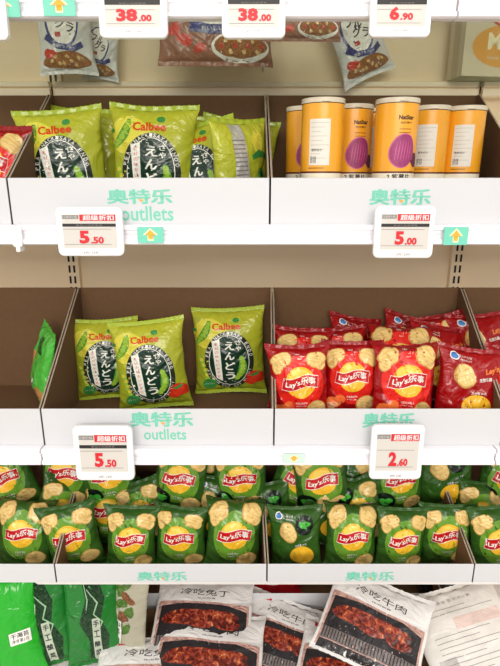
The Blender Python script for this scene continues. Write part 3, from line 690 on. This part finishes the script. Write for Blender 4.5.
# ------------------------------------------------------------------ cans
def make_can(label_side):
    y1 = mat('can_yellow', (238, 166, 38), .32, coat=.4); ye = mat('can_cream', (236, 228, 205), .35, coat=.4); br = mat('can_brown', (96, 36, 30), .4); pu = mat('crisp_purple', (146, 52, 104), .5, var=.25, bscale=500)
    pl = mat('crisp_pink_edge', (196, 92, 140), .5); wt = mat('sticker_white', (222, 218, 208), .5); ink = M['ink']; lidm = mat('clear_cap', (212, 202, 180), .25, coat=.5); silver = mat('can_rim', (190, 188, 184), .3, metal=.8)
    Rr, H, n = .0325, .186, 40
    e = bpy.data.objects.new('crisp_can', None); COL.objects.link(e)
    def ring(b, r0, z0, r1, z1, m): b.add([(r*math.cos(6.2832*i/n), r*math.sin(6.2832*i/n), z) for r, z in ((r0, z0), (r1, z1)) for i in range(n)], [(i, (i+1) % n, n+(i+1) % n, n+i) for i in range(n)], m, True)
    b = MB(); ring(b, Rr, .004, Rr, .0785, ye); ring(b, Rr+.0001, .0785, Rr+.0001, .0812, br); ring(b, Rr, .0812, Rr, H-.008, y1)
    F = lambda a, c, l: Vector(((Rr+.0001*l+.0002)*math.sin(a/Rr), -(Rr+.0001*l+.0002)*math.cos(a/Rr), c))
    for s in ((0,) if not label_side else (math.pi*Rr,)):
        G = lambda a, c, l, s=s: F(a+s, c, l)
        B = b
        B.poly(blob(.003, .1105, .020, .026, -14, 3, .03, 28), G, 1, pl, .004); B.poly(blob(.0035, .1105, .0185, .0245, -14, 3, .03, 28), G, 2, pu, .004)
        for k in range(6): B.poly(stroke([(-.009+k*.0045, .093+k*.001), (-.007+k*.0045, .1105), (-.005+k*.0042, .128-abs(k-2)*.002)], [.0004, .0016, .0004]), G, 3, pl, .01)
        B.poly(blob(.027, .098, .010, .010, 0, 5, .1), G, 1, mat('crisp_dark', (96, 34, 60), .6), .004)
        B.text('NatStar', 0.006, .158, .024, .0065, G, 2, ink, bold=.03, maxl=.01)
        B.text('纯正薯片', 0.006, .1505, .018, .003, G, 2, ink, bold=.0, maxl=.01)
        for k in range(4): B.poly([(-.004, .142-k*.005), (.015, .142-k*.005), (.015, .1412-k*.005), (-.004, .1412-k*.005)], G, 1, br, .006)
        B.text('2.紫薯片', 0, .0735, .036, .008, G, 2, ink, bold=.03, maxl=.01)
    s = 0 if label_side else math.pi*Rr
    G = lambda a, c, l: F(a+s, c, l)
    b.poly([(-.024, .090), (.008, .090), (.008, .156), (-.024, .156)], G, 1, wt, .005)
    for k in range(9):
        x1 = .006-(k*7 % 5)*.003; z = .151-k*.0063
        b.poly([(-.0215, z), (x1, z), (x1, z-.0006), (-.0215, z-.0006)], G, 2, mat('pale_print', (176, 172, 164)), .006)
    b.text('营养成分', -.012, .112, .016, .004, G, 3, M['ink'], bold=.02, maxl=.01); b.text('配料 紫薯', -.017, .098, .009, .010, G, 3, M['ink'], bold=.0, maxl=.01)
    b.poly([(-.024, .0865), (.0, .0865), (.0, .0855), (-.024, .0855)], G, 2, br, .006)
    b.build('tube', e)
    b = MB(); ring(b, .0318, 0, .0332, .001, silver); ring(b, .0332, .001, .0332, .004, silver); ring(b, .0332, .004, Rr, .005, silver); b.add([(.0318*math.cos(6.2832*i/n), .0318*math.sin(6.2832*i/n), 0) for i in range(n)], [tuple(range(n-1, -1, -1))], silver); b.build('metal_base', e)
    b = MB(); ring(b, Rr+.0002, H-.007, .0334, H-.007, lidm); ring(b, .0334, H-.007, .0336, H-.001, lidm); ring(b, .0336, H-.001, .0328, H, lidm); ring(b, .0328, H, .031, H-.001, lidm)
    b.add([(.031*math.cos(6.2832*i/n), .031*math.sin(6.2832*i/n), H-.001) for i in range(n)], [tuple(range(n))], lidm); b.box(-.006, .006, -.0365, -.0335, H-.006, H-.005, lidm); b.build('plastic_cap', e)
    return e
CA, CB = make_can(False), make_can(True)
cans = [(CA, 305, .955, 0, 'yellow crisp can peeping out behind the front can nearest the pea snacks'), (CB, 322, .862, 0, 'tall front can with pale ingredient panel, nearest the pea snacks'),
 (CA, 352, .93, 4, 'yellow crisp can showing its purple crisp, between the two front cans'), (CB, 372, .985, -14, 'yellow can mostly hidden, pale strip visible beside the central front can'),
 (CA, 395, .862, 2, 'front yellow crisp can with purple crisp, directly above the 5.00 tag'), (CB, 428, .945, -8, 'yellow can with ingredient panel just behind the central front can'), (CB, 463, .950, -6, 'yellow can with ingredient panel beside the tray end wall')]
usedc = set()
for p, px, D, rz, lab in cans:
    c = p if id(p) not in usedc else copy_tree(p); usedc.add(id(p))
    c.location = base(px, 140, D, ZF1+.0025); c.rotation_euler = (0, 0, R(rz)); tag(c, lab, 'can', 'yellow crisp cans')

# ------------------------------------------------------------------ granola packs on the glass shelf
GT = ZR0+.0045
def gran_art(red):
    def art(B, F, w, h):
        bl = foil('label_blue', (40, 52, 130)); wh = foil('bag_white', (250, 246, 240)); rd = foil('label_red', (190, 40, 36)); gr = foil('granola_brown', (176, 112, 62), var=.35, bscale=200); ink = foil('label_ink', (30, 26, 40)); st = foil('strawberry', (206, 52, 40)); cy = foil('sky_label', (130, 190, 210))
        if red:
            B.poly(ell(1, 2.2, 6.4, 3.6, 30), F, 1, bl); B.poly(ell(1, 2.3, 6.0, 3.2, 30), F, 1.7, wh); B.text('フルグラ', 1, 2.6, 9.0, 2.4, F, 2.4, ink, bold=.04); B.text('食べる', 1, .6, 3.2, .9, F, 2.4, rd, bold=.02)
            B.poly(stroke([(-4.6, -.9), (-1, -1.4), (3, -1.3), (6, -.6)], 1.5), F, 3.0, bl); B.text('おいしい朝食', .5, -1.3, 6, .8, F, 3.8, wh, bold=.02)
            B.poly(ell(4.4, -4.0, 5.2, 2.4, 26), F, 1, wh); B.poly(blob(4.4, -3.9, 4.6, 1.9, 0, 4, .05), F, 1.7, gr)
            for i in range(10): B.poly(blob(1+i*.8, -3.9+math.sin(i*2.1), .4, .35, i*40, i), F, 2.4, st if i % 3 == 0 else foil('oat', (226, 190, 130)))
            for x, y, r in ((-6.5, 4.2, 1.2), (-7, 1.5, 1.4), (-5.5, -3, 1.3), (-7.3, -1.4, 1.2), (-2.8, -4.2, 1.0)): B.poly(blob(x, y, r, r*.8, 0, x, .15), F, 1, foil('oat_flake', (222, 205, 180)) if y > 0 else st)
        else:
            B.poly(ell(-.4, 1.5, 4.1, 5.6, 30), F, 1, bl); B.poly(ell(-.3, 1.6, 3.6, 5.0, 30), F, 1.7, wh)
            B.text('フル', -.6, 3.0, 4.2, 2.2, F, 2.4, ink, bold=.05, rot=-20); B.text('グラ', .4, .6, 4.4, 2.4, F, 2.4, ink, bold=.05, rot=-20); B.poly(rrect(-2.2, -.8, -1.8, -.8, .2), F, 2.4, rd)
            B.poly(stroke([(-4.6, -1.6), (-2, -3.6), (2, -4.2), (4.2, -3.2)], 1.3), F, 2.6, bl); B.text('朝食グラノーラ', -.4, -3.8, 5.4, .7, F, 3.4, wh, rot=-8)
            B.poly(blob(0, -6.6, 5.2, 2.0, 0, 3, .08), F, 1, gr); B.poly(blob(-3.9, -5.2, 1.3, 1.1, 0, 7), F, 2, st); B.poly(blob(3.6, 6.4, 1.6, 1.0, 20, 6), F, 1, cy)
            for i in range(9): B.poly(blob(-3.5+i*.9, -6.7+math.sin(i*1.9)*.9, .45, .38, i*40, i), F, 1.8, foil('oat', (226, 190, 130)))
    return art
WB = foil('granola_white_film', (226, 226, 224)); BR = foil('granola_brown_film', (150, 96, 76), var=.2)
def gpos(px, py, dz=0):
    """point on the glass seen at photo (px, py)"""
    p = PX(px, py, 1.0); k = (GT-EYE+DF*.0395)/(p.z-EYE+.0395); return Vector((p.x*k, k, EYE+(p.z-EYE)*k+dz))
QA = make_proto('granola', 13, 19, 2.2, 41, gran_art(False), WB, WB); QB = make_proto('granola', 13, 19, 2.2, 43, gran_art(False), WB, WB, crump=.35, lump=.6)
QR = make_proto('granola', 20, 14, 1.6, 44.5, gran_art(True), BR, BR, ear=.1, crump=.1, lump=.1, nar=.03)
place(QA, 'granola_bag', gpos(70, 76), 'white granola bag with blue oval label on the glass, behind the top arrow marker', 'granola bag', None, lean=3, yaw=8, roll=-2, scale=.85)
place(QB, 'granola_bag', gpos(101, 81), 'small white granola bag slumped beside the bigger granola bag', 'granola bag', None, lean=2, yaw=-8, roll=5, scale=.6)
place(QR, 'cereal_pack', gpos(216, 67), 'red brown cereal pack with blue ribbon between the two 38.00 tags', 'cereal pack', None, lean=6, yaw=4, roll=0, scale=1.05)
place(QR, 'cereal_pack', gpos(300, 42), 'darker red brown cereal pack between the second 38.00 tag and the 6.90 tag', 'cereal pack', None, lean=6, yaw=-6, roll=2, scale=.62)
place(QB, 'granola_bag', gpos(371, 79), 'tilted clear and white granola bag tapering to a corner behind the 6.90 tag', 'granola bag', None, lean=3, yaw=6, roll=-24, scale=.85)
def muesli_box():
    e = empty('muesli_box', gpos(492, 80), 'cream muesli box with orange oval at the upper right corner', 'cereal box', None, (0, 0, R(8)))
    cr = mat('box_cream', (216, 204, 176), .45); og = mat('box_orange', (226, 160, 50), .45); rd = mat('box_red', (190, 30, 34), .45); wh = M['cream']
    b = MB(); b.box(-.085, .085, -.03, .03, .001, .21, cr)
    b.box(-.084, .084, -.031, -.0300, .205, .21, cr)
    F = lambda a, c, l: Vector((a, -.0302-.0002*l, c))
    b.poly(ell(.0, .055, .068, .038, 36), F, 1, og); b.text('Müsli', .005, .064, .082, .03, F, 2, wh, bold=.04); b.text('Granola fruit and nuts', .0, .035, .07, .006, F, 2, cr)
    b.poly(ell(.0, .1, .03, .011, 24), F, 3, rd); b.text('Calbee', 0, .1, .045, .01, F, 4, wh, bold=.03); b.build('carton', e)
    b = MB(); b.box(-.0852, -.0848, -.012, .012, .002, .209, mat('box_side_print', (196, 180, 150), .5)); b.build('side_panel', e)
muesli_box()

# ------------------------------------------------------------------ bottom deck
# rear tray (white lip, products behind) and front tray (kraft rear wall)
zl0, zl1 = EYE-.955, pz(594, .975)
t = tray(ZF4+.001, -.3, -.3, .445, .445, 'rear white display tray behind the meat pouches, brown inside', lip=zl1-ZF4-.001, hb=.09, D0=.975, D1=1.18)
t2 = empty('display_tray', (.07, .70, ZF4+.001), 'brown card tray that the meat pouches are heaped in', 'display tray')
def fin(b, n): o = b.build(n, t2); o.matrix_parent_inverse = Matrix.Translation(-t2.location)
b = MB(); b.box(-.30, .445, .55, .96, ZF4+.001, ZF4+.0035, M['kraft']); fin(b, 'tray_floor')
zb = pz(609, .96)
b = MB(); b.box(-.30, .445, .958, .961, ZF4+.0035, zb, M['kraft']); fin(b, 'back_panel')
for x in (-.30, .4425): b = MB(); b.box(x, x+.0025, .55, .958, ZF4+.0035, zb-.01, M['kraft']); fin(b, 'side_panel')
b = MB(); b.box(-.30, .445, .5485, .55, ZF4+.001, ZF4+.05, M['lip']); fin(b, 'front_lip')
# things in the rear tray
def jerky_art(B, F, w, h):
    B.poly(ell(0, 1, w*.3, h*.2, 20), F, 1, foil('bag_white', (250, 246, 240))); B.text('OLIN', 0, 1, w*.4, h*.12, F, 2, foil('label_ink', (30, 26, 40)), bold=.05)
def small(kind, w, h, t, seed, c, px, D, lab, name='snack_packet', **k):
    p = make_proto(kind, w, h, t, seed, jerky_art, foil('packet_%d' % int(seed), c), foil('packet_%d' % int(seed), c), nu=16, nv=20); place(p, name, base(px, 590, D, ZF4+.0045), lab, 'snack packet', None, **k)
small('s', 15, 9.5, 1.8, 51, (200, 28, 40), 272, 1.03, 'red snack packet behind the white lip under the middle tray seam', lean=20, yaw=3, roll=2)
small('s', 12, 10, 1.8, 52, (120, 80, 50), 216, 1.03, 'brown snack packet behind the rear meat pouch', lean=22, yaw=0, roll=0)
small('s', 11, 11, 1.8, 53, (24, 22, 24), 442, 1.03, 'black snack packet with white lettering behind the white lip', lean=26, yaw=0, roll=-3)
small('s', 7, 11.5, 1.6, 54, (226, 160, 40), 468, 1.045, 'narrow yellow snack packet next to the black one', lean=20, yaw=0, roll=2)
small('s', 10, 10, 1.6, 55, (60, 130, 50), 415, 1.08, 'green snack packet behind the black one', lean=18, yaw=5, roll=4)

# stand-up green pouches
def pouch_green(dark, lab_side):
    def art(B, F, w, h):
        wh = foil('bag_white', (250, 246, 240)); ink = foil('label_ink', (30, 26, 40)); dk = foil('pouch_window', (22, 60, 30), var=.4, bscale=120); glint = foil('pouch_painted_glint', (150, 190, 150), .2)
        if dark:
            B.poly(stroke([(-.5, h*.44), (.8, h*.2), (-.6, 0), (1.2, -h*.2), (.4, -h*.42)], [3.2, 4.2, 4.6, 4.4, 3.4]), F, .8, dk)
            B.poly(stroke([(-.9, h*.30), (1.2, h*.16), (.2, h*.06), (2.0, -h*.02), (1.2, -h*.1)], [.15, .4, .3, .4, .12]), F, 1.6, glint)  # highlight streaks on the film window, painted as pale strokes
            B.poly(stroke([(-1.6, h*.38), (-.9, h*.2), (-1.4, h*.08)], [.1, .3, .1]), F, 1.6, glint)
            x = lab_side; B.poly(rrect(x-.85, x+.85, -h*.42, h*.02, .2), F, 2.2, foil('label_pale', (190, 200, 180)))
            for i, ch in enumerate('手工酸菜'): B.text(ch, x, -h*.03-i*h*.105, 1.25, 1.5, F, 3, ink, bold=.04)
        else:
            B.poly(rrect(2.0, 6.2, -h*.10, h*.02, .2), F, 1.6, wh); B.text('干海苔', 4.1, -h*.015, 3.6, 1.1, F, 2.4, ink, bold=.03); B.text('净含量2克', 4.1, -h*.065, 3.4, .8, F, 2.4, ink, bold=.02)
    return art
gB = foil('pouch_vivid_green', (36, 172, 40)); gD = foil('pouch_deep_green', (30, 122, 44))
K1 = make_proto('k', 15, 23, 2.2, 61, pouch_green(False, 0), gB, gB, crump=.2, lump=.2); K2 = make_proto('k', 12.5, 23, 2.0, 62, pouch_green(True, .4), gD, gD, crump=.25); K3 = make_proto('k', 11.5, 23, 1.9, 63.5, pouch_green(True, .6), gD, gD, crump=.25)
place(K1, 'snack_pouch', base(5, 640, .815, ZF4+.001), 'vivid green pouch at the lower left corner with a small white label', 'pouch', 'green pouches on the deck', lean=9, yaw=10, roll=-4)
place(K2, 'snack_pouch', base(52, 640, .85, ZF4+.001), 'dark green pouch beside the vivid one, pale vertical label', 'pouch', 'green pouches on the deck', lean=8, yaw=18, roll=-6)
place(K3, 'snack_pouch', base(95, 640, .855, ZF4+.001), 'dark green pouch nearest the clear pouch, pale vertical label', 'pouch', 'green pouches on the deck', lean=8, yaw=14, roll=0)
def clear_art(B, F, w, h):
    gr = foil('herb_green', (84, 120, 50), var=.3, bscale=100); br = foil('herb_brown', (130, 80, 50), var=.3, bscale=100); ink = foil('label_ink', (30, 26, 40)); wh = foil('bag_white', (250, 246, 240))
    for i in range(9): B.poly(blob(-2+(i*2.3 % 4), 9-i*1.5, 1.6, 1.1, i*50, i, .2), F, 1+i*.1, gr if i % 3 else br)
    B.poly(rrect(-2.6, -.4, -9, -1, .2), F, 2.4, wh)
    for i, ch in enumerate('山菜小吃'): B.text(ch, -1.5, -2-i*1.9, 1.3, 1.4, F, 3, ink, bold=.03)
K4 = make_proto('k', 10, 22, 1.6, 64.2, clear_art, foil('milky_film', (176, 172, 152), .18), foil('milky_film', (176, 172, 152), .18), crump=.3)
place(K4, 'snack_pouch', base(124, 640, .87, ZF4+.001), 'milky pouch with green herbs between the dark pouches and the meat', 'pouch', None, lean=8, yaw=-22, roll=2)

# meat pouches
meat = None
def meat_mat():
    m = bpy.data.materials.new('glazed_meat'); m.use_nodes = True; nt = m.node_tree; p = nt.nodes['Principled BSDF']; p.inputs['Roughness'].default_value = .22; p.inputs['Coat Weight'].default_value = .6
    tc = nt.nodes.new('ShaderNodeTexCoord'); v = nt.nodes.new('ShaderNodeTexVoronoi'); v.inputs['Scale'].default_value = 75; nt.links.new(tc.outputs['Object'], v.inputs['Vector'])
    n = nt.nodes.new('ShaderNodeTexNoise'); n.inputs['Scale'].default_value = 85; n.inputs['Detail'].default_value = 7; n.inputs['Distortion'].default_value = 1; nt.links.new(tc.outputs['Object'], n.inputs['Vector'])
    cr = nt.nodes.new('ShaderNodeValToRGB'); e = cr.color_ramp.elements; e[0].position = .30; e[0].color = lin((34, 12, 10)); e[1].position = .70; e[1].color = lin((226, 150, 96))  # pale end of the ramp paints highlights into the meat colour
    for pos, c in ((.42, (92, 26, 18)), (.52, (142, 46, 30)), (.61, (186, 84, 52))): q = e.new(pos); q.color = lin(c)
    nt.links.new(n.outputs['Fac'], cr.inputs[0]); nt.links.new(cr.outputs[0], p.inputs['Base Color'])
    bp = nt.nodes.new('ShaderNodeBump'); bp.inputs['Strength'].default_value = .8; bp.inputs['Distance'].default_value = .004; bp.invert = True; nt.links.new(v.outputs['Distance'], bp.inputs['Height']); nt.links.new(bp.outputs[0], p.inputs['Normal'])
    return m
MEAT = meat_mat()
def meat_art(title, two=True):
    def art(B, F, w, h):
        ink = foil('brush_ink', (34, 28, 30)); rd = foil('stamp_red', (206, 40, 60)); bk = foil('meat_tray_black', (44, 42, 44)); gy = foil('rib_grey', (120, 110, 108)); pk = foil('meat_pale_print', (214, 168, 156), var=.15, bscale=90); wh = foil('bag_white', (250, 246, 240))
        B.poly(rrect(-w*.40, -w*.24, h*.38, h*.44, .2), F, 1.2, rd); B.text('香辣', -w*.32, h*.41, w*.11, h*.035, F, 2, wh, bold=.02)
        B.text(title, 0, h*.27, w*.52, h*.085, F, 1.2, ink, bold=.015, rot=-3); B.text('休闲熟食', w*.02, h*.19, w*.2, h*.02, F, 1.2, ink, bold=0)
        B.poly([(-w*.47, h*.16), (0, h*.20), (w*.47, h*.13), (w*.47, -h*.44), (-w*.47, -h*.44)], F, .6, pk)
        B.poly([(-w*.44, h*.10), (-w*.2, h*.125), (w*.25, h*.11), (w*.45, h*.05), (w*.45, -h*.24), (-w*.45, -h*.24)], F, 1.4, bk)
        for q, (cx, cy, rx, ry) in enumerate(((-w*.2, -h*.04, w*.19, h*.10), (w*.02, -h*.05, w*.2, h*.12), (w*.23, -h*.07, w*.17, h*.10))): B.poly(blob(cx, cy, rx, ry, 0, q+3, .12, 26), F, 2.4+q*.5, MEAT, .7)
        B.poly([(-w*.45, -h*.24), (w*.45, -h*.24), (w*.45, -h*.36), (-w*.45, -h*.36)], F, 1.4, gy)
        for i in range(30):
            x = -w*.44+w*.87*i/29; B.poly([(x, -h*.35), (x+w*.010, -h*.35), (x+w*.010, -h*.245), (x, -h*.245)], F, 2.2, bk)
        B.poly([(-w*.45, -h*.37), (w*.45, -h*.37), (w*.45, -h*.46), (-w*.45, -h*.46)], F, 1.4, bk)
    return art
WM = foil('meat_pouch_white', (240, 238, 236), .2, bump=.7)
MG = 'meat pouches heaped on the deck'
ML = make_proto('m', 22, 19, 1.6, 71, meat_art('冷吃兔丁'), WM, WM, crump=.16, lump=.3, nar=.03); MC = make_proto('m', 22, 19, 1.6, 72.6, meat_art('冷吃牛肉'), WM, WM, crump=.18, lump=.5, nar=.03)
def lay(p, px, py, D, lab, lean, yaw, roll, scale=1, n='meat_pouch'):
    """pouch whose middle is seen at (px, py) at distance D"""
    c = PX(px, py, D); e = place(p, n, c, lab, 'meat pouch', MG, lean=lean, yaw=yaw, roll=roll, scale=scale)
    hh = p_h.get(id(p), .19)/2*scale
    bpy.context.view_layer.update()
    e.location = c-(e.rotation_euler.to_matrix() @ Vector((0, 0, hh)))
    return e
p_h = {}
lay(ML, 203, 618, .92, 'meat pouch at the back of the heap with brush lettering and red stamp', 74, 2, 4, 1.0)
lay(MC, 284, 640, .895, 'meat pouch between the two others, white top with red stamp', 72, -6, 14, .95)
lay(ML, 150, 684, .79, 'meat pouch lowest in the heap beside the milky pouch', 80, 6, 4, 1.05)
lay(MC, 208, 658, .835, 'wide meat pouch slanting across the front of the rear one', 80, 4, 8, 1.05)
lay(MC, 374, 624, .865, 'largest meat pouch lying on top, brush lettering and glazed meat picture', 62, -6, 20, .98)
lay(ML, 350, 674, .81, 'meat pouch below the largest one at the picture bottom', 76, -4, 14, 1.0)
def back_print(B, F, w, h):
    ink = foil('grey_print', (168, 160, 158)); rd = foil('stamp_red', (206, 40, 60)); pk = foil('pale_pink_print', (232, 208, 200))
    B.poly(rrect(-w*.1, w*.42, h*.1, h*.2, .2), F, .8, pk)
    B.text('产品信息 营养成分表', -w*.05, h*.36, w*.5, h*.03, F, 1, ink, bold=.0)
    for i in range(13):
        y = h*.3-i*h*.045
        if not (h*.08 < y < h*.22): B.poly([(-w*.35, y), (w*(.1+.3*((i*5) % 3)/2), y), (w*(.1+.3*((i*5) % 3)/2), y-.12), (-w*.35, y-.12)], F, 1, ink)
    for i in range(16): x = -w*.4+i*.22; B.poly([(x, -h*.1), (x+.1, -h*.1), (x+.1, -h*.2), (x, -h*.2)], F, 1.6, ink)
    B.poly(blob(w*.36, -h*.4, 1.4, 1.2, 0, 3), F, 1.2, rd)
WB2 = foil('back_film_white', (236, 232, 226), .3, bump=.4)
MK = make_proto('m', 20, 21, 1.6, 81, back_print, WB2, WB2, crump=.3, lump=.4, nar=.03)
p_h[id(MK)] = .21
lay(MK, 470, 640, .86, 'white pouch lying face down at the lower right corner, grey print', 60, -12, -24, 1.05, 'snack_pouch')
lay(MK, 440, 662, .90, 'white pouch half hidden under the printed one beside the largest meat pouch', 66, 14, -8, .9, 'snack_pouch')
